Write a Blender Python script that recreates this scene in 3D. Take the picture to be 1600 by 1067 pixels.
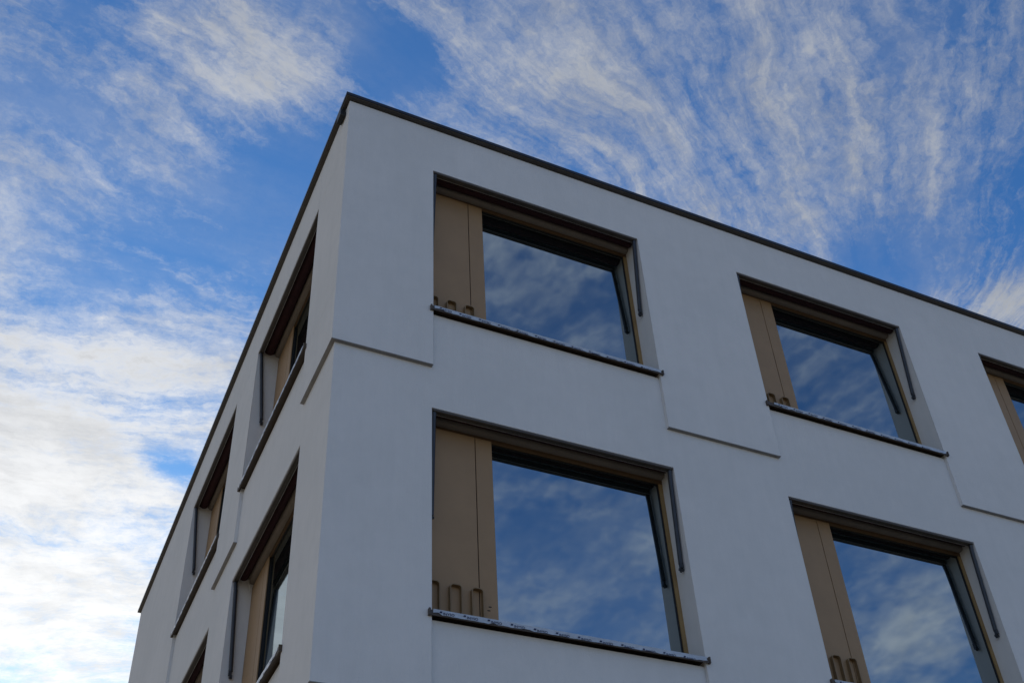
import bpy, math, random
from mathutils import Vector, Matrix

for o in list(bpy.data.objects):
    bpy.data.objects.remove(o, do_unlink=True)
scene = bpy.context.scene
col = scene.collection
random.seed(7)

# ------------------------------------------------------------------ camera
ZT = 12.0                                   # height of the wall top above the ground
F_PX, PX, PY = 1777.92, 880.45, 642.72      # focal length and principal point, photo pixels (1600 wide)
CAM = Vector((-1.8863, -7.1508, ZT - 10.3008))
YAW, PITCH, ROLL = 0.52056, 0.68573, -0.09433
fw = Vector((math.sin(YAW) * math.cos(PITCH), math.cos(YAW) * math.cos(PITCH), math.sin(PITCH)))
rt = Vector((math.cos(YAW), -math.sin(YAW), 0))
up = rt.cross(fw)
r2 = rt * math.cos(ROLL) + up * math.sin(ROLL)
u2 = -rt * math.sin(ROLL) + up * math.cos(ROLL)
cd = bpy.data.cameras.new('camera')
cam = bpy.data.objects.new('camera', cd)
col.objects.link(cam)
m = Matrix((r2, u2, -fw)).transposed().to_4x4()
m.translation = CAM
cam.matrix_world = m
cd.sensor_width = 36
cd.lens = F_PX / 1600 * 36
cd.shift_x = -(PX - 800) / 1600
cd.shift_y = (PY - 533.5) / 1600
cd.clip_end = 5000
scene.camera = cam

# ------------------------------------------------------------------ light
SUN_AZ, SUN_EL = 2.0, 20.0                 # azimuth from +Y towards +X: the sun stands behind the building
sund = Vector((math.sin(math.radians(SUN_AZ)) * math.cos(math.radians(SUN_EL)),
               math.cos(math.radians(SUN_AZ)) * math.cos(math.radians(SUN_EL)),
               math.sin(math.radians(SUN_EL))))
sl = bpy.data.lights.new('sun', 'SUN')
sl.energy = 4.6
sl.angle = math.radians(0.5)
sl.color = (1.0, 0.93, 0.84)
so = bpy.data.objects.new('sun', sl)
col.objects.link(so)
so.rotation_euler = (-sund).to_track_quat('-Z', 'Y').to_euler()
so.location = (0, 0, 40)

scene.view_settings.view_transform = 'Standard'
scene.view_settings.look = 'None'
scene.view_settings.gamma = 1
scene.view_settings.exposure = 0.06
scene.view_settings.use_curve_mapping = False


class NT:
    """small helper to write node trees"""
    def __init__(self, tree):
        self.t = tree
        self.n = tree.nodes
        self.l = tree.links

    def node(self, kind, **kw):
        n = self.n.new(kind)
        for k, v in kw.items():
            setattr(n, k, v)
        return n

    def put(self, sock, v):
        if hasattr(v, 'is_linked') or isinstance(v, bpy.types.NodeSocket):
            self.l.new(v, sock)
        else:
            sock.default_value = v

    def math(self, op, a, b=0.0, c=0.0, clamp=False):
        n = self.node('ShaderNodeMath', operation=op, use_clamp=clamp)
        self.put(n.inputs[0], a)
        self.put(n.inputs[1], b)
        if op in ('MULTIPLY_ADD', 'SMOOTH_MIN', 'SMOOTH_MAX'):
            self.put(n.inputs[2], c)
        return n.outputs[0]

    def vmath(self, op, a, b=(0, 0, 0), scale=None):
        n = self.node('ShaderNodeVectorMath', operation=op)
        self.put(n.inputs[0], a)
        if op != 'SCALE':
            self.put(n.inputs[1], b)
        if scale is not None:
            self.put(n.inputs['Scale'], scale)
        return n.outputs['Value'] if op in ('DOT_PRODUCT', 'LENGTH', 'DISTANCE') else n.outputs[0]

    def noise(self, vec, scale, detail=4, rough=0.5, lac=2.0, out='Fac', dist=0.0):
        n = self.node('ShaderNodeTexNoise')
        self.put(n.inputs['Vector'], vec)
        n.inputs['Scale'].default_value = scale
        n.inputs['Detail'].default_value = detail
        n.inputs['Roughness'].default_value = rough
        n.inputs['Lacunarity'].default_value = lac
        n.inputs['Distortion'].default_value = dist
        return n.outputs[out]

    def ramp(self, x, a, b, c=0.0, d=1.0, smooth=True):
        n = self.node('ShaderNodeMapRange', interpolation_type='SMOOTHSTEP' if smooth else 'LINEAR')
        self.put(n.inputs['Value'], x)
        n.inputs['From Min'].default_value = a
        n.inputs['From Max'].default_value = b
        self.put(n.inputs['To Min'], c)
        self.put(n.inputs['To Max'], d)
        return n.outputs['Result']

    def mix(self, fac, a, b, mode='MIX'):
        n = self.node('ShaderNodeMix', data_type='RGBA', blend_type=mode)
        self.put(n.inputs['Factor'], fac)
        self.put(n.inputs[6], a)
        self.put(n.inputs[7], b)
        return n.outputs[2]

    def comb(self, x, y, z=0.0):
        n = self.node('ShaderNodeCombineXYZ')
        for i, v in enumerate((x, y, z)):
            self.put(n.inputs[i], v)
        return n.outputs[0]


def build_world():
    w = bpy.data.worlds.new('World')
    scene.world = w
    w.use_nodes = True
    T = NT(w.node_tree)
    for n in list(T.n):
        T.n.remove(n)
    out = T.node('ShaderNodeOutputWorld')
    bg = T.node('ShaderNodeBackground')
    bg.inputs['Strength'].default_value = 0.1
    T.l.new(bg.outputs[0], out.inputs[0])
    sky = T.node('ShaderNodeTexSky', sky_type='NISHITA')
    sky.sun_disc = False
    sky.sun_elevation = math.radians(SUN_EL)
    sky.sun_rotation = math.radians(SUN_AZ)
    sky.altitude = 400
    sky.air_density = 1.0
    sky.dust_density = 0.6
    sky.ozone_density = 3.0
    tc = T.node('ShaderNodeTexCoord')
    d = T.vmath('NORMALIZE', tc.outputs['Generated'])
    sep = T.node('ShaderNodeSeparateXYZ')
    T.l.new(d, sep.inputs[0])
    z = T.math('MAXIMUM', sep.outputs[2], 0.05)
    px = T.math('DIVIDE', sep.outputs[0], z)
    py = T.math('DIVIDE', sep.outputs[1], z)
    P = T.comb(px, py)                       # a flat cloud layer seen from below

    # slow bending of the wind streaks, then finer curls
    def warp(scale, amount, det=2, rough=0.5, seed=0.0):
        n = T.noise(T.vmath('ADD', P, (seed, seed * 0.7, seed)), scale, det, rough, out='Color')
        return T.vmath('SCALE', T.vmath('SUBTRACT', n, (0.5, 0.5, 0.5)), scale=amount)
    w1 = warp(2.0, 0.22)
    w2 = warp(11.0, 0.034, 2, 0.5, 4.1)
    w3 = warp(60.0, 0.015, 3, 0.65, 9.3)
    Q = T.vmath('ADD', T.vmath('ADD', T.vmath('ADD', P, w1), w2), w3)
    # the streaks fan out from a far point of the layer, as wind-drawn cirrus does
    C = T.vmath('SUBTRACT', (1.32, 1.12, 0.0), Q)
    cs = T.node('ShaderNodeSeparateXYZ')
    T.l.new(C, cs.inputs[0])
    th = T.math('ARCTAN2', cs.outputs[1], cs.outputs[0])
    rr = T.vmath('LENGTH', C)

    def fan(along, across, seed, det, rough):
        return T.noise(T.comb(T.math('MULTIPLY', rr, along), T.math('MULTIPLY', th, across), seed), 1.0, det, rough)
    streak = fan(2.6, 13.0, 0.0, 10, 0.64)
    wisp = fan(13.0, 48.0, 3.7, 7, 0.72)
    veil = fan(1.5, 9.0, 8.2, 6, 0.55)
    puff = T.noise(T.vmath('ADD', P, w3), 42.0, 8, 0.72)
    cov = T.noise(P, 4.0, 3, 0.5)
    # where banks and gaps of this sky lie on the layer: x, y, radius, amount
    blobs = [(0.44, -0.84, .10, .09), (0.64, -1.22, .16, .07), (0.80, -1.50, .16, .05), (1.50, -1.42, .22, .11), (1.0, -0.88, .12, -.06),
             (-0.40, 1.75, .22, .12), (-0.40, 2.1, .45, .13), (-1.15, 1.35, 0.95, .25), (-1.9, 0.2, 1.2, .22), (-0.06, 1.36, .20, .15), (0.03, 1.70, .42, .15), (0.10, 1.16, .09, .10), (0.26, 1.18, .12, .10), (-.06, 1.12, .05, -.06),
             (0.165, 1.385, .050, -.20), (0.13, 1.36, .04, -.12), (0.205, 0.635, .050, -.17), (0.175, 0.81, .10, -.15), (-0.01, 0.99, .11, -.11),
             (0.05, 0.675, .085, .06), (0.13, 0.70, .06, .03), (0.36, 0.58, .13, .045), (0.50, 0.60, .10, .03), (0.64, 0.54, .13, .07),
             (0.97, 0.90, .13, -.17), (0.85, 0.68, .08, -.13), (1.05, 0.66, .07, .20), (0.93, 0.52, .10, -.07), (-0.085, 0.665, .05, -.12),
             (0.10, 0.92, .10, -.08), (-0.09, 0.80, .10, -.06), (0.60, 0.72, .08, .07)]
    Pw = T.vmath('ADD', T.vmath('ADD', P, w2), w3)
    acc = None
    for bx, by, r, amt in blobs:
        dist = T.vmath('DISTANCE', Pw, (bx, by, 0))
        v = T.ramp(dist, r * 1.5, 0.0, 0.0, amt)
        acc = v if acc is None else T.math('ADD', acc, v)
    far = T.math('ADD', T.ramp(py, 0.9, 3.2, 0.0, 0.06), T.ramp(T.vmath('LENGTH', P), 1.8, 6.0, 0.0, 0.12))
    dens = T.math('MULTIPLY', streak, 0.44)
    dens = T.math('MULTIPLY_ADD', wisp, 0.30, dens)
    dens = T.math('MULTIPLY_ADD', puff, 0.26, dens)
    dens = T.math('ADD', dens, T.math('MULTIPLY_ADD', cov, 0.24, -0.12))
    dens = T.math('ADD', T.math('ADD', T.math('ADD', dens, acc), far), T.ramp(py, -1.2, 0.3, -0.045, 0.0))
    thin = T.ramp(dens, 0.42, 0.64, 0.0, 0.58)
    thick = T.ramp(dens, 0.55, 0.72, 0.0, 0.36)
    alpha = T.math('MINIMUM', T.math('ADD', thin, thick), 1.0)
    haze = T.math('MULTIPLY', T.ramp(veil, 0.36, 0.70, 0.03, 0.34), T.ramp(puff, 0.25, 0.65, 0.65, 1.1))
    haze = T.math('MULTIPLY', haze, T.ramp(acc, -0.14, 0.02, 0.35, 1.0))
    haze = T.math('MULTIPLY', haze, T.ramp(py, -0.9, 0.3, 0.85, 1.0))
    alpha = T.math('SUBTRACT', 1.0, T.math('MULTIPLY', T.math('SUBTRACT', 1.0, alpha), T.math('SUBTRACT', 1.0, haze)))
    # clouds near the sun are brighter (forward scattering)
    dot = T.vmath('DOT_PRODUCT', d, tuple(sund))
    mu = T.math('MAXIMUM', dot, 0.0)
    front = T.ramp(dot, 0.45, -0.35, 0.0, 2.5)      # clouds facing the sun are lit full on
    glow = T.math('POWER', mu, 9.0)
    lum = T.math('ADD', T.math('MULTIPLY_ADD', glow, 6.4, 4.3), front)
    body = T.math('MULTIPLY_ADD', T.noise(T.vmath('ADD', Q, (3.1, 1.7, 0)), 9.0, 7, 0.62), 0.6, T.math('MULTIPLY', wisp, 0.4))
    lum = T.math('MULTIPLY', lum, T.ramp(body, 0.32, 0.62, 0.82, 1.05))
    lum = T.math('MULTIPLY', lum, T.math('MAXIMUM', T.ramp(dens, 0.62, 0.88, 1.0, 0.58), T.math('MULTIPLY', glow, 1.35, clamp=True)))        # thick cloud shades itself
    tint = T.mix(glow, (0.945, 0.985, 1.045, 1), (1.0, 0.987, 0.962, 1))
    cloud = T.vmath('SCALE', tint, scale=lum)
    skyc = T.mix(1.0, sky.outputs[0], T.mix(T.ramp(sep.outputs[2], 0.02, 0.55), (0.92, 0.94, 0.98, 1), (0.46, 1.0, 1.48, 1)), 'MULTIPLY')
    T.l.new(T.mix(alpha, skyc, cloud), bg.inputs['Color'])


build_world()


# ------------------------------------------------------------------ materials
def mat(name, color, rough=0.6, metallic=0.0, ior=1.45, var=0.0, vscale=3.0, bump=0.0, bscale=80.0, bdetail=4, stretch=None):
    mt = bpy.data.materials.new(name)
    mt.use_nodes = True
    T = NT(mt.node_tree)
    b = T.n['Principled BSDF']
    b.inputs['Roughness'].default_value = rough
    b.inputs['Metallic'].default_value = metallic
    b.inputs['IOR'].default_value = ior
    tc = T.node('ShaderNodeTexCoord').outputs['Object']
    if stretch:
        mp = T.node('ShaderNodeMapping')
        T.l.new(tc, mp.inputs['Vector'])
        mp.inputs['Scale'].default_value = stretch
        tc = mp.outputs[0]
    c = (*color, 1)
    if var:
        n = T.noise(tc, vscale, 6, 0.6)
        c = T.mix(T.ramp(n, 0.3, 0.7), (*[x * (1 - var) for x in color], 1), (*[min(1, x * (1 + var)) for x in color], 1))
    T.put(b.inputs['Base Color'], c)
    if bump:
        bn = T.node('ShaderNodeBump')
        bn.inputs['Strength'].default_value = 1.0
        bn.inputs['Distance'].default_value = bump
        T.l.new(T.noise(tc, bscale, bdetail, 0.6), bn.inputs['Height'])
        T.l.new(bn.outputs[0], b.inputs['Normal'])
    return mt


def plaster_material():
    mt = bpy.data.materials.new('white_plaster')
    mt.use_nodes = True
    T = NT(mt.node_tree)
    b = T.n['Principled BSDF']
    b.inputs['Roughness'].default_value = 0.9
    b.inputs['Specular IOR Level'].default_value = 0.0
    tc = T.node('ShaderNodeTexCoord').outputs['Object']
    big = T.noise(tc, 0.55, 4, 0.55)
    mid = T.noise(tc, 5.0, 5, 0.6)
    mp = T.node('ShaderNodeMapping')
    T.l.new(tc, mp.inputs['Vector'])
    mp.inputs['Scale'].default_value = (14, 14, 1.6)
    drip = T.noise(mp.outputs[0], 1.0, 5, 0.62)
    f = T.math('MULTIPLY_ADD', big, 0.5, T.math('MULTIPLY_ADD', mid, 0.28, T.math('MULTIPLY', drip, 0.22)))
    c = T.mix(T.ramp(f, 0.36, 0.64), (0.675, 0.69, 0.69, 1), (0.735, 0.745, 0.745, 1))
    T.put(b.inputs['Base Color'], c)
    grain = T.noise(tc, 75.0, 4, 0.65)
    trowel = T.noise(mp.outputs[0], 3.2, 4, 0.6)
    wave = T.noise(tc, 2.2, 2, 0.5)
    h = T.math('MULTIPLY_ADD', grain, 0.0032, T.math('MULTIPLY_ADD', trowel, 0.0030, T.math('MULTIPLY', wave, 0.008)))
    bn = T.node('ShaderNodeBump')
    bv = T.node('ShaderNodeBevel', samples=3)
    bv.inputs['Radius'].default_value = 0.009
    T.l.new(bv.outputs[0], bn.inputs['Normal'])
    bn.inputs['Strength'].default_value = 0.8
    bn.inputs['Distance'].default_value = 1.0
    T.l.new(h, bn.inputs['Height'])
    T.l.new(bn.outputs[0], b.inputs['Normal'])
    return mt


def glass_material():
    mt = bpy.data.materials.new('coated_glass')
    mt.use_nodes = True
    T = NT(mt.node_tree)
    b = T.n['Principled BSDF']
    b.inputs['Base Color'].default_value = (0.006, 0.009, 0.009, 1)
    b.inputs['Roughness'].default_value = 0.03
    b.inputs['IOR'].default_value = 4.8
    b.inputs['Specular Tint'].default_value = (0.80, 0.93, 1.0, 1)
    tc = T.node('ShaderNodeTexCoord').outputs['Object']
    bn = T.node('ShaderNodeBump')
    bn.inputs['Strength'].default_value = 1.0
    bn.inputs['Distance'].default_value = 1.0
    T.l.new(T.math('MULTIPLY', T.noise(tc, 1.1, 2, 0.4), 0.0016), bn.inputs['Height'])
    T.l.new(bn.outputs[0], b.inputs['Normal'])
    return mt


M = {
    'plaster': plaster_material(),
    'bronze': mat('bronze_panel', (0.34, 0.222, 0.118), 0.55, 0.0, var=0.07, vscale=1.6, bump=0.0004, bscale=240),
    'ochre': mat('ochre_frame', (0.30, 0.20, 0.085), 0.45, var=0.08, vscale=4),
    'rail': mat('shade_dark_rail', (0.12, 0.075, 0.038), 0.55, var=0.08, vscale=4),  # frame ochre darkened: the gap shadow under the head is in this colour
    'loop': mat('bronze_bar', (0.24, 0.165, 0.085), 0.5, 0.0, var=0.10, vscale=9),
    'anthracite': mat('anthracite_metal', (0.030, 0.034, 0.042), 0.38, var=0.12, vscale=6),
    'bar': mat('dark_grey_extrusion', (0.085, 0.080, 0.077), 0.45, 0.1, var=0.10, vscale=5),
    'alu': mat('bare_aluminium', (0.55, 0.55, 0.56), 0.35, 0.7, var=0.06, vscale=12),
    'taupe': mat('taupe_board', (0.205, 0.182, 0.16), 0.7, var=0.10, vscale=3, bump=0.0006, bscale=60),
    'fabric': mat('maroon_fabric', (0.036, 0.010, 0.015), 0.85, var=0.15, vscale=20, bump=0.0008, bscale=300),
    'film': mat('protective_film', (0.45, 0.52, 0.61), 0.35, var=0.10, vscale=14, bump=0.004, bscale=26, bdetail=5),
    'print': mat('navy_print', (0.012, 0.018, 0.075), 0.4),
    'sill': mat('sill_metal', (0.075, 0.057, 0.042), 0.45, 0.1, var=0.08, vscale=8),  # metal colour darkened so the sill undersides read as shadow
    'coping': mat('coping_metal', (0.050, 0.045, 0.041), 0.5, 0.0, var=0.15, vscale=3),
    'fascia': mat('coping_front_metal', (0.018, 0.022, 0.032), 0.40, 0.4, var=0.15, vscale=3),
    'bead': mat('grey_shade_bead', (0.25, 0.25, 0.25), 0.7, var=0.08, vscale=6),  # darker than the plaster, to paint shade along the ledge undersides
    'black': mat('black_plastic', (0.012, 0.014, 0.014), 0.5, var=0.1),
    'cable': mat('white_cable', (0.62, 0.60, 0.55), 0.5, var=0.1),
    'hole': mat('screw_steel', (0.02, 0.018, 0.016), 0.6, var=0.1),
    'gasket': mat('rubber_gasket', (0.012, 0.012, 0.013), 0.55, var=0.1),
    'glass': glass_material(),
    'roof': mat('roof_membrane', (0.16, 0.16, 0.155), 0.9, var=0.2, vscale=2),
    'ground': mat('gravel_ground', (0.27, 0.215, 0.145), 0.95, var=0.3, vscale=0.8, bump=0.02, bscale=30),
}


# ------------------------------------------------------------------ mesh helpers
class MB:
    def __init__(self):
        self.v, self.f = [], []

    def quad(self, *p):
        i = len(self.v)
        self.v.extend(tuple(q) for q in p)
        self.f.append(tuple(range(i, i + len(p))))
        return self

    def box(self, a, b):
        x0, y0, z0 = a
        x1, y1, z1 = b
        i = len(self.v)
        self.v += [(x0, y0, z0), (x1, y0, z0), (x1, y1, z0), (x0, y1, z0), (x0, y0, z1), (x1, y0, z1), (x1, y1, z1), (x0, y1, z1)]
        self.f += [tuple(i + k for k in q) for q in ((0, 3, 2, 1), (4, 5, 6, 7), (0, 1, 5, 4), (1, 2, 6, 5), (2, 3, 7, 6), (3, 0, 4, 7))]
        return self

    def prism(self, prof, u0, u1):
        """closed profile of (v, z) points swept from u0 to u1"""
        n = len(prof)
        i = len(self.v)
        self.v += [(u0, p[0], p[1]) for p in prof] + [(u1, p[0], p[1]) for p in prof]
        self.f += [(i + k, i + (k + 1) % n, i + n + (k + 1) % n, i + n + k) for k in range(n)]
        self.f += [tuple(i + k for k in reversed(range(n))), tuple(i + n + k for k in range(n))]
        return self

    def tube(self, pts, r, sides=10, cap=True):
        pts = [Vector(p) for p in pts]
        rings = []
        for k, p in enumerate(pts):
            a = pts[max(k - 1, 0)]
            b = pts[min(k + 1, len(pts) - 1)]
            t = (b - a).normalized()
            ref = Vector((1, 0, 0)) if abs(t.x) < 0.9 else Vector((0, 0, 1))
            e1 = t.cross(ref).normalized()
            e2 = t.cross(e1)
            i = len(self.v)
            for q in range(sides):
                w = 2 * math.pi * q / sides
                self.v.append(tuple(p + (e1 * math.cos(w) + e2 * math.sin(w)) * r))
            rings.append(i)
        for a, b in zip(rings, rings[1:]):
            self.f += [(a + q, a + (q + 1) % sides, b + (q + 1) % sides, b + q) for q in range(sides)]
        if cap:
            self.f.append(tuple(rings[0] + q for q in reversed(range(sides))))
            self.f.append(tuple(rings[-1] + q for q in range(sides)))
        return self

    def mesh(self, name, m, smooth=False):
        me = bpy.data.meshes.new(name)
        me.from_pydata(self.v, [], self.f)
        me.materials.append(M[m])
        me.update()
        import bmesh
        bm = bmesh.new()
        bm.from_mesh(me)
        bmesh.ops.recalc_face_normals(bm, faces=bm.faces)
        bm.to_mesh(me)
        bm.free()
        if smooth:
            me.polygons.foreach_set('use_smooth', [True] * len(me.polygons))
            me.set_sharp_from_angle(angle=math.radians(40))
        return me


def obj(name, me, parent=None, bevel=0.0):
    o = bpy.data.objects.new(name, me)
    col.objects.link(o)
    o.parent = parent
    if bevel:
        b = o.modifiers.new('edge', 'BEVEL')
        b.width = bevel
        b.segments = 2
        b.limit_method = 'ANGLE'
    return o


# ------------------------------------------------------------------ the setting
g = 2500.0
ground = obj('ground', MB().quad((-g, -g, 0), (g, -g, 0), (g, g, 0), (-g, g, 0)).mesh('ground', 'ground'))
ground['kind'] = 'structure'
ground['label'] = 'bare gravel ground around the new building'

# ------------------------------------------------------------------ the building
XEND, YEND = 18.3, 11.321
OPEN_W = 2.46
STOREY = 3.2
HEAD, SILL, LEDGE = -0.7067, -2.772, -3.4327       # measured down from the wall top, upper storey
STEP = 0.036                                       # every storey stands this much proud of the one below
FRAME_V = 0.226                                    # window plane behind the lower storey's face
BACK_V = 0.32
U_RIGHT = [0.901, 4.701, 8.476, 12.25]             # left jambs on the right-hand face (along +X)
Y_LEFT = [0.9175, 4.4066]                          # near jambs on the left-hand face (along +Y)
NST = 3


def dep(k):
    return -STEP + STEP * k


bld = bpy.data.objects.new('apartment_building', None)
col.objects.link(bld)
bld['label'] = 'white plastered flat-roofed building corner with large square windows and dark roof edge'
bld['category'] = 'building'
bld.empty_display_size = 1.0


def facade(openings, uend, place, name, label):
    """stepped wall with openings; place(u, v, z) puts facade coordinates into the world.
    u runs away from the shared corner, v inwards."""
    zb = [0.0 - 0.012]
    for k in range(NST):
        zb += [HEAD - STOREY * k, SILL - STOREY * k, LEDGE - STOREY * k]
    zb.append(-ZT)
    ub = [None]
    for a in openings:
        ub += [a, a + OPEN_W]
    ub.append(uend)
    nu, nz = len(ub) - 1, len(zb) - 1

    def cell(i, j):
        k, r = divmod(j, 3)
        win = i % 2 == 1
        if k >= NST:
            return dep(k)
        if r == 0:
            return dep(k)
        if r == 1:
            return BACK_V if win else dep(k)
        return dep(k + 1) if win else dep(k)

    def U(i, dv):
        return dv if ub[i] is None else ub[i]      # the corner edge follows the storey's offset

    mb = MB()

    def q(*pts):
        mb.quad(*[place(*p) for p in pts])
    for i in range(nu):
        for j in range(nz):
            dv = cell(i, j)
            if dv != BACK_V:
                q((U(i, dv), dv, zb[j]), (U(i + 1, dv), dv, zb[j]), (U(i + 1, dv), dv, zb[j + 1]), (U(i, dv), dv, zb[j + 1]))
            else:                                  # rough back of the opening, behind the window
                q((ub[i], dv, zb[j] + 0.12), (ub[i + 1], dv, zb[j] + 0.12), (ub[i + 1], dv, zb[j + 1]), (ub[i], dv, zb[j + 1]))
            if i + 1 < nu:
                d2 = cell(i + 1, j)
                if d2 != dv:
                    q((ub[i + 1], dv, zb[j]), (ub[i + 1], d2, zb[j]), (ub[i + 1], d2, zb[j + 1]), (ub[i + 1], dv, zb[j + 1]))
            if j + 1 < nz:
                d2 = cell(i, j + 1)
                if d2 == BACK_V:                   # head: lintel edge, then the awning slot above it
                    s = dv + 0.052
                    z0, z1 = zb[j + 1], zb[j + 1] + 0.12
                    a, b = ub[i], ub[i + 1]
                    q((a, dv, z0), (b, dv, z0), (b, s, z0), (a, s, z0))
                    q((a, s, z0), (b, s, z0), (b, s, z1), (a, s, z1))
                    q((a, s, z1), (b, s, z1), (b, BACK_V, z1), (a, BACK_V, z1))
                    for e in (a, b):
                        q((e, s, z0), (e, BACK_V, z0), (e, BACK_V, z1), (e, s, z1))
                elif d2 != dv:
                    q((U(i, dv), dv, zb[j + 1]), (U(i + 1, dv), dv, zb[j + 1]), (U(i + 1, d2), d2, zb[j + 1]), (U(i, d2), d2, zb[j + 1]))
    me = mb.mesh(name, 'plaster')
    o = obj(name, me, bld)
    o['label'] = label
    return o


facade(U_RIGHT, XEND, lambda u, v, z: (u, v, z + ZT), 'wall', 'cool grey shaded plaster wall with the wide windows')
facade(Y_LEFT, YEND, lambda u, v, z: (v, u, z + ZT), 'wall', 'warm grey plaster wall seen at a slant')
bk = MB()
zz = [-0.012] + [LEDGE - STOREY * k for k in range(NST)] + [-ZT]
for k in range(NST + 1):
    d0 = dep(k)
    bk.quad((d0, YEND, zz[k] + ZT), (XEND, YEND, zz[k] + ZT), (XEND, YEND, zz[k + 1] + ZT), (d0, YEND, zz[k + 1] + ZT))
    bk.quad((XEND, d0, zz[k] + ZT), (XEND, YEND, zz[k] + ZT), (XEND, YEND, zz[k + 1] + ZT), (XEND, d0, zz[k + 1] + ZT))
obj('wall', bk.mesh('back_wall', 'plaster'), bld)
obj('roof', MB().quad((0.1, 0.1, ZT - 0.02), (XEND - 0.1, 0.1, ZT - 0.02), (XEND - 0.1, YEND - 0.1, ZT - 0.02), (0.1, YEND - 0.1, ZT - 0.02)).mesh('roof', 'roof'), bld)


# roof edge: a metal coping swept round the top, mitred at the corners
def sweep(prof, name, m):
    x0, y0, x1, y1 = -STEP, -STEP, XEND, YEND
    mb = MB()
    rings = []
    for sx, sy, bx, by in ((-1, -1, x0, y0), (1, -1, x1, y0), (1, 1, x1, y1), (-1, 1, x0, y1)):
        i = len(mb.v)
        mb.v += [(bx + sx * o, by + sy * o, ZT + z) for o, z in prof]
        rings.append(i)
    n = len(prof)
    for a, b in zip(rings, rings[1:] + rings[:1]):
        mb.f += [(a + k, a + (k + 1) % n, b + (k + 1) % n, b + k) for k in range(n)]
    return mb.mesh(name, m)


cop = obj('coping', sweep([(-0.34, 0.03), (0.047, 0.050), (0.047, 0.014), (0.040, 0.004), (0.001, -0.004), (-0.02, -0.004), (-0.34, 0.0)], 'coping', 'coping'), bld)
obj('front_lip', sweep([(0.0475, 0.054), (0.054, 0.054), (0.054, 0.013), (0.0475, 0.013)], 'front_lip', 'fascia'), cop)


def shade_beads(openings, uend, place):
    """thin grey stop bead added to darken the shaded underside of the overhanging foot of each pier"""
    ed = [None]
    for a in openings:
        ed += [a, a + OPEN_W]
    ed.append(uend)
    for k in range(NST):
        z1 = LEDGE - STOREY * k
        v0, v1 = dep(k) - 0.002, dep(k + 1) + 0.010
        for i in range(0, len(ed), 2):
            a0 = v0 if ed[i] is None else ed[i] + 0.001
            a1 = v1 if ed[i] is None else ed[i] + 0.001
            b = ed[i + 1] - 0.001
            c = [(a0, v0), (b, v0), (b, v1), (a1, v1)]
            mb = MB()
            mb.v = [place(u, v, z1 + dz) for dz in (-0.004, 0.002) for u, v in c]
            mb.f = [(0, 1, 2, 3), (4, 5, 6, 7)] + [(q, (q + 1) % 4, 4 + (q + 1) % 4, 4 + q) for q in range(4)]
            obj('shade_bead', mb.mesh('shade_bead', 'bead'), bld)


shade_beads(U_RIGHT, XEND, lambda u, v, z: (u, v, z + ZT))
shade_beads(Y_LEFT, YEND, lambda u, v, z: (v, u, z + ZT))
bx = MB()
bx.box((-STEP - 0.062, 0.075, ZT - 0.135), (-STEP - 0.006, 0.215, ZT - 0.030))
obj('sensor_box', bx.mesh('sensor_box', 'black'), bld, 0.006)['label'] = 'small black box under the roof edge at the corner'


# ------------------------------------------------------------------ windows, awnings and sills
W = OPEN_W
PANEL_U, POST_U = 0.495, 0.654


def loop_mesh():
    """hairpin of flat bar, open downwards"""
    w, h, t, dpt, r = 0.104, 0.375, 0.008, 0.040, 0.032
    outer, inner = [], []
    for R, off, lst in ((r, 0.0, outer), (r - t, t, inner)):
        lst.append((off, -h))
        for k in range(7):
            a = math.pi - k * math.pi / 12
            lst.append((r + R * math.cos(a), -r + R * math.sin(a)))
        for k in range(7):
            a = math.pi / 2 - k * math.pi / 12
            lst.append((w - r + R * math.cos(a), -r + R * math.sin(a)))
        lst.append((w - off, -h))
    mb = MB()
    n = len(outer)
    i = 0
    for (ou, oz), (iu, iz) in zip(outer, inner):
        mb.v += [(ou, -dpt, oz), (iu, -dpt, iz), (iu, 0, iz), (ou, 0, oz)]
    for k in range(n - 1):
        a, b = 4 * k, 4 * k + 4
        mb.f += [(a + q, a + (q + 1) % 4, b + (q + 1) % 4, b + q) for q in range(4)]
    mb.f += [(3, 2, 1, 0), tuple(4 * (n - 1) + q for q in range(4))]
    return mb.mesh('guard_loop', 'loop', True)


LOOP = loop_mesh()


def text_tris(s, size):
    cu = bpy.data.curves.new('print', 'FONT')
    cu.body = s
    cu.size = size
    cu.offset = size * 0.016
    cu.resolution_u = 3
    to = bpy.data.objects.new('print_source', cu)
    col.objects.link(to)
    dg = bpy.context.evaluated_depsgraph_get()
    me = bpy.data.meshes.new_from_object(to.evaluated_get(dg))
    vs = [tuple(v.co) for v in me.vertices]
    fs = [tuple(p.vertices) for p in me.polygons]
    bpy.data.objects.remove(to, do_unlink=True)
    bpy.data.curves.remove(cu)
    bpy.data.meshes.remove(me)
    return vs, fs


TXT = text_tris('INYSO', 0.032)


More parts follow.
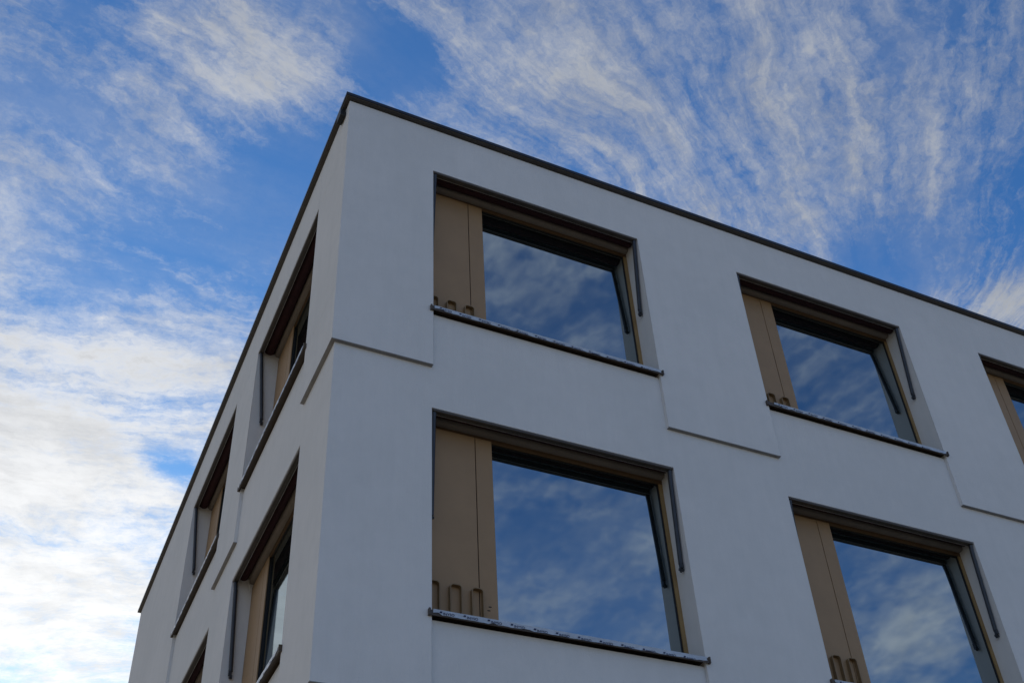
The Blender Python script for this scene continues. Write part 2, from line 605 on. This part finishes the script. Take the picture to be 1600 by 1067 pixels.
def window_part(parent_fn, k, film_start, film_end, cable, marks, seed):
    """one window opening: window, awning and sill, each a part of the building with its own pieces.
    local frame: u along the opening from its left jamb seen from outside, v inwards, z from the head."""
    rnd = random.Random(seed)
    d = dep(k)
    c = CACHE.get(k)
    if c is None:
        c = CACHE[k] = {}
        zs = SILL - HEAD
        # frame: head rail, right stile, bottom rail
        f = MB()
        f.box((W - 0.042, FRAME_V, zs + 0.06), (W - 0.001, FRAME_V + 0.05, -0.0505))
        f.box((POST_U, FRAME_V, zs + 0.012), (W, FRAME_V + 0.05, zs + 0.0595))
        c['window'] = f.mesh('window', 'ochre')
        c['head_rail'] = MB().box((0.003, FRAME_V, -0.050), (W - 0.001, FRAME_V + 0.05, 0.030)).mesh('head_rail', 'rail')
        gk = MB()
        x0, x1, z0, z1 = POST_U + 0.001, W - 0.0425, zs + 0.0605, -0.051
        for a, b in (((x0, z1 - 0.012), (x1, z1)), ((x0, z0), (x1, z0 + 0.012)), ((x1 - 0.012, z0 + 0.0125), (x1, z1 - 0.0125)), ((x0, z0 + 0.0125), (x0 + 0.012, z1 - 0.0125))):
            gk.box((a[0], FRAME_V + 0.012, a[1]), (b[0], FRAME_V + 0.03, b[1]))
        c['gasket'] = gk.mesh('gasket', 'gasket')
        c['pane'] = MB().box((x0, FRAME_V + 0.020, z0), (x1, FRAME_V + 0.044, z1)).mesh('pane', 'glass')
        c['side_panel'] = MB().box((0.003, FRAME_V - 0.012, zs + 0.012), (PANEL_U - 0.004, FRAME_V - 0.0005, -0.036)).mesh('side_panel', 'bronze')
        c['post_panel'] = MB().box((PANEL_U + 0.004, FRAME_V - 0.012, zs + 0.012), (POST_U + 0.002, FRAME_V - 0.0005, -0.036)).mesh('post_panel', 'bronze')
        c['seam'] = MB().box((0.003, FRAME_V + 0.001, zs + 0.012), (POST_U, FRAME_V + 0.05, -0.0505)).mesh('seam', 'gasket')
        # awning
        c['awning'] = MB().prism([(0.160, 0.100), (0.161, 0.034), (0.165, 0.018), (0.173, 0.006), (0.186, -0.001), (0.2235, -0.004), (0.2235, 0.100)], 0.004, W - 0.004).mesh('awning', 'taupe', True)
        rv, rd = (d + 0.220) / 2, (0.158 - d - 0.060) / 2
        c['fabric_roller'] = MB().tube([(0.012, rv, 0.064), (W - 0.012, rv, 0.064)], rd, 18).mesh('fabric_roller', 'fabric', True)
        c['front_bar'] = MB().prism([(d + 0.004, -0.003), (d + 0.003, -0.018), (d + 0.008, -0.024), (d + 0.020, -0.024), (d + 0.021, -0.019), (d + 0.025, -0.019), (d + 0.026, -0.024), (d + 0.042, -0.024), (d + 0.043, -0.018), (d + 0.047, -0.018), (d + 0.048, -0.024), (d + 0.057, -0.024), (d + 0.057, 0.030), (d + 0.053, 0.030), (d + 0.053, -0.003)], 0.012, W - 0.012).mesh('front_bar', 'bar')
        c['bar_trim'] = MB().box((0.012, d + 0.0535, -0.0285), (W - 0.012, d + 0.0570, -0.0245)).mesh('bar_trim', 'alu')
        arm = MB()
        arm.tube([(0, d + 0.030, -0.030), (0, d + 0.042, -0.12), (0, 0.092, -1.03)], 0.0215, 12)
        arm.box((-0.014, 0.072, -1.075), (0.014, 0.104, -1.015))
        arm.tube([(-0.022, 0.096, -1.085), (0.022, 0.096, -1.085)], 0.014, 10)
        arm.box((-0.010, 0.088, -1.105), (0.010, 0.112, -1.07))
        c['awning_arm'] = arm.mesh('awning_arm', 'anthracite', True)
        # sill
        zt = zs + 0.054
        fr = d - 0.023
        c['window_sill'] = MB().prism([(fr, zt), (fr, zt - 0.045), (fr + 0.008, zt - 0.045), (fr + 0.010, zt - 0.016), (FRAME_V, zt - 0.004), (FRAME_V, zt + 0.020), (fr + 0.02, zt + 0.003)], -0.018, W + 0.018).mesh('window_sill', 'sill')
        c['end_cap'] = MB().box((0, fr - 0.006, zt - 0.046), (0.014, FRAME_V - 0.03, zt + 0.012)).mesh('end_cap', 'sill')
        c['fr'], c['zt'] = fr, zt
    root, rot = parent_fn
    parts = []

    def put(name, me, parent, loc=(0, 0, 0), bevel=0.0):
        o = bpy.data.objects.new(name, me)
        col.objects.link(o)
        o.parent = parent
        if parent is bld:
            o.location = root
            o.rotation_euler = (0, 0, rot)
        else:
            o.location = loc
        if bevel:
            b = o.modifiers.new('edge', 'BEVEL')
            b.width = bevel
            b.segments = 2
            b.limit_method = 'ANGLE'
        return o

    win = put('window', c['window'], bld)
    for n in ('pane', 'gasket', 'side_panel', 'post_panel', 'seam', 'head_rail'):
        put(n, c[n], win, bevel=0.002 if n.endswith('panel') else 0)
    zs = SILL - HEAD
    for u in (0.035, 0.224, 0.412):
        put('guard_loop', LOOP, win, (u, FRAME_V - 0.012, -1.617))
    if marks:
        for du, dz in ((0.0, 0.0), (0.012, 0.035)):
            put('screw_hole', MB().box((0.560 + du, FRAME_V - 0.015, -1.79 + dz), (0.585 + du, FRAME_V - 0.0115, -1.782 + dz)).mesh('screw_hole', 'hole'), win)
    aw = put('awning', c['awning'], bld)
    put('fabric_roller', c['fabric_roller'], aw)
    put('front_bar', c['front_bar'], aw)
    put('bar_trim', c['bar_trim'], aw)
    put('awning_arm', c['awning_arm'], aw, (0.030, 0, 0))
    put('awning_arm', c['awning_arm'], aw, (W - 0.030, 0, 0))
    if cable:
        put('cable', MB().tube([(0.045, 0.16, 0.02), (0.05, 0.165, -0.03), (0.065, 0.175, -0.075), (0.06, 0.185, -0.115), (0.075, 0.19, -0.135), (0.082, 0.19, -0.115)], 0.006, 8).mesh('cable', 'cable', True), aw)
    sill = put('window_sill', c['window_sill'], bld)
    put('end_cap', c['end_cap'], sill, (-0.033, 0, 0))
    put('end_cap', c['end_cap'], sill, (W + 0.019, 0, 0))
    # crumpled protective film over the front lip, with its printed marks
    fr, zt = c['fr'], c['zt']
    n = 64
    fm = MB()
    rows = 4
    low = 0.045
    for i in range(n + 1):
        u = film_start + (film_end - film_start) * i / n
        sag = rnd.uniform(-0.003, 0.002) - (0.010 * rnd.random() if rnd.random() < 0.12 else 0)
        end = min(i, n - i)
        tear = 0.02 * rnd.random() if end < 3 else 0.0
        for j in range(rows + 1):
            t = j / rows
            if j == 0:
                p = (u, fr + 0.016, zt + 0.007 + rnd.uniform(0, .003))
            else:
                tt = (j - 1) / (rows - 1)
                p = (u + rnd.uniform(-.003, .003), fr - 0.003 - rnd.uniform(0, .0030), zt + 0.006 - tt * (low + sag - tear))
            fm.v.append(p)
    for i in range(n):
        for j in range(rows):
            a = i * (rows + 1) + j
            fm.f.append((a, a + 1, a + rows + 2, a + rows + 1))
    fo = put('protective_film', fm.mesh('protective_film', 'film'), sill)
    pr = MB()
    u = film_start + 0.05
    while u < film_end - 0.18:
        zb = zt - 0.034 - 0.016 * min(1.0, max(0.0, u / W * 1.6 - 0.25)) + rnd.uniform(-.003, .003)
        zlo = zt - 0.044
        vv = fr - 0.0068
        i = len(pr.v)
        pr.v += [(u, vv, zb + 0.014), (u + 0.020, vv, zb + 0.014), (u + 0.026, vv, zb + 0.029), (u + 0.006, vv, zb + 0.029)]
        pr.f.append((i, i + 1, i + 2, i + 3))
        i = len(pr.v)
        tl = rnd.uniform(-.03, .03)
        pr.v += [(u + 0.030 + x, vv, max(zlo, zb + y + x * tl)) for x, y, _ in TXT[0]]
        pr.f += [tuple(i + q for q in f) for f in TXT[1]]
        u += 0.198 + rnd.uniform(-.004, .004)
    me = bpy.data.meshes.new('film_print')
    me.from_pydata(pr.v, [], pr.f)
    me.materials.append(M['print'])
    put('film_print', me, sill)['kind'] = 'stuff'


CACHE = {}
for k in range(NST):
    zr = ZT + HEAD - STOREY * k
    for i, u in enumerate(U_RIGHT):
        fs = 0.0 if not (k == 0 and i == 1) else 0.06
        window_part((Vector((u, 0, zr)), 0.0), k, fs, W - 0.004, k == 1, k == 1 and i == 0, 10 * k + i)
    for i, y in enumerate(Y_LEFT):
        window_part((Vector((0, y + OPEN_W, zr)), -math.pi / 2), k, 0.0, W - 0.004, k == 1, False, 100 + 10 * k + i)
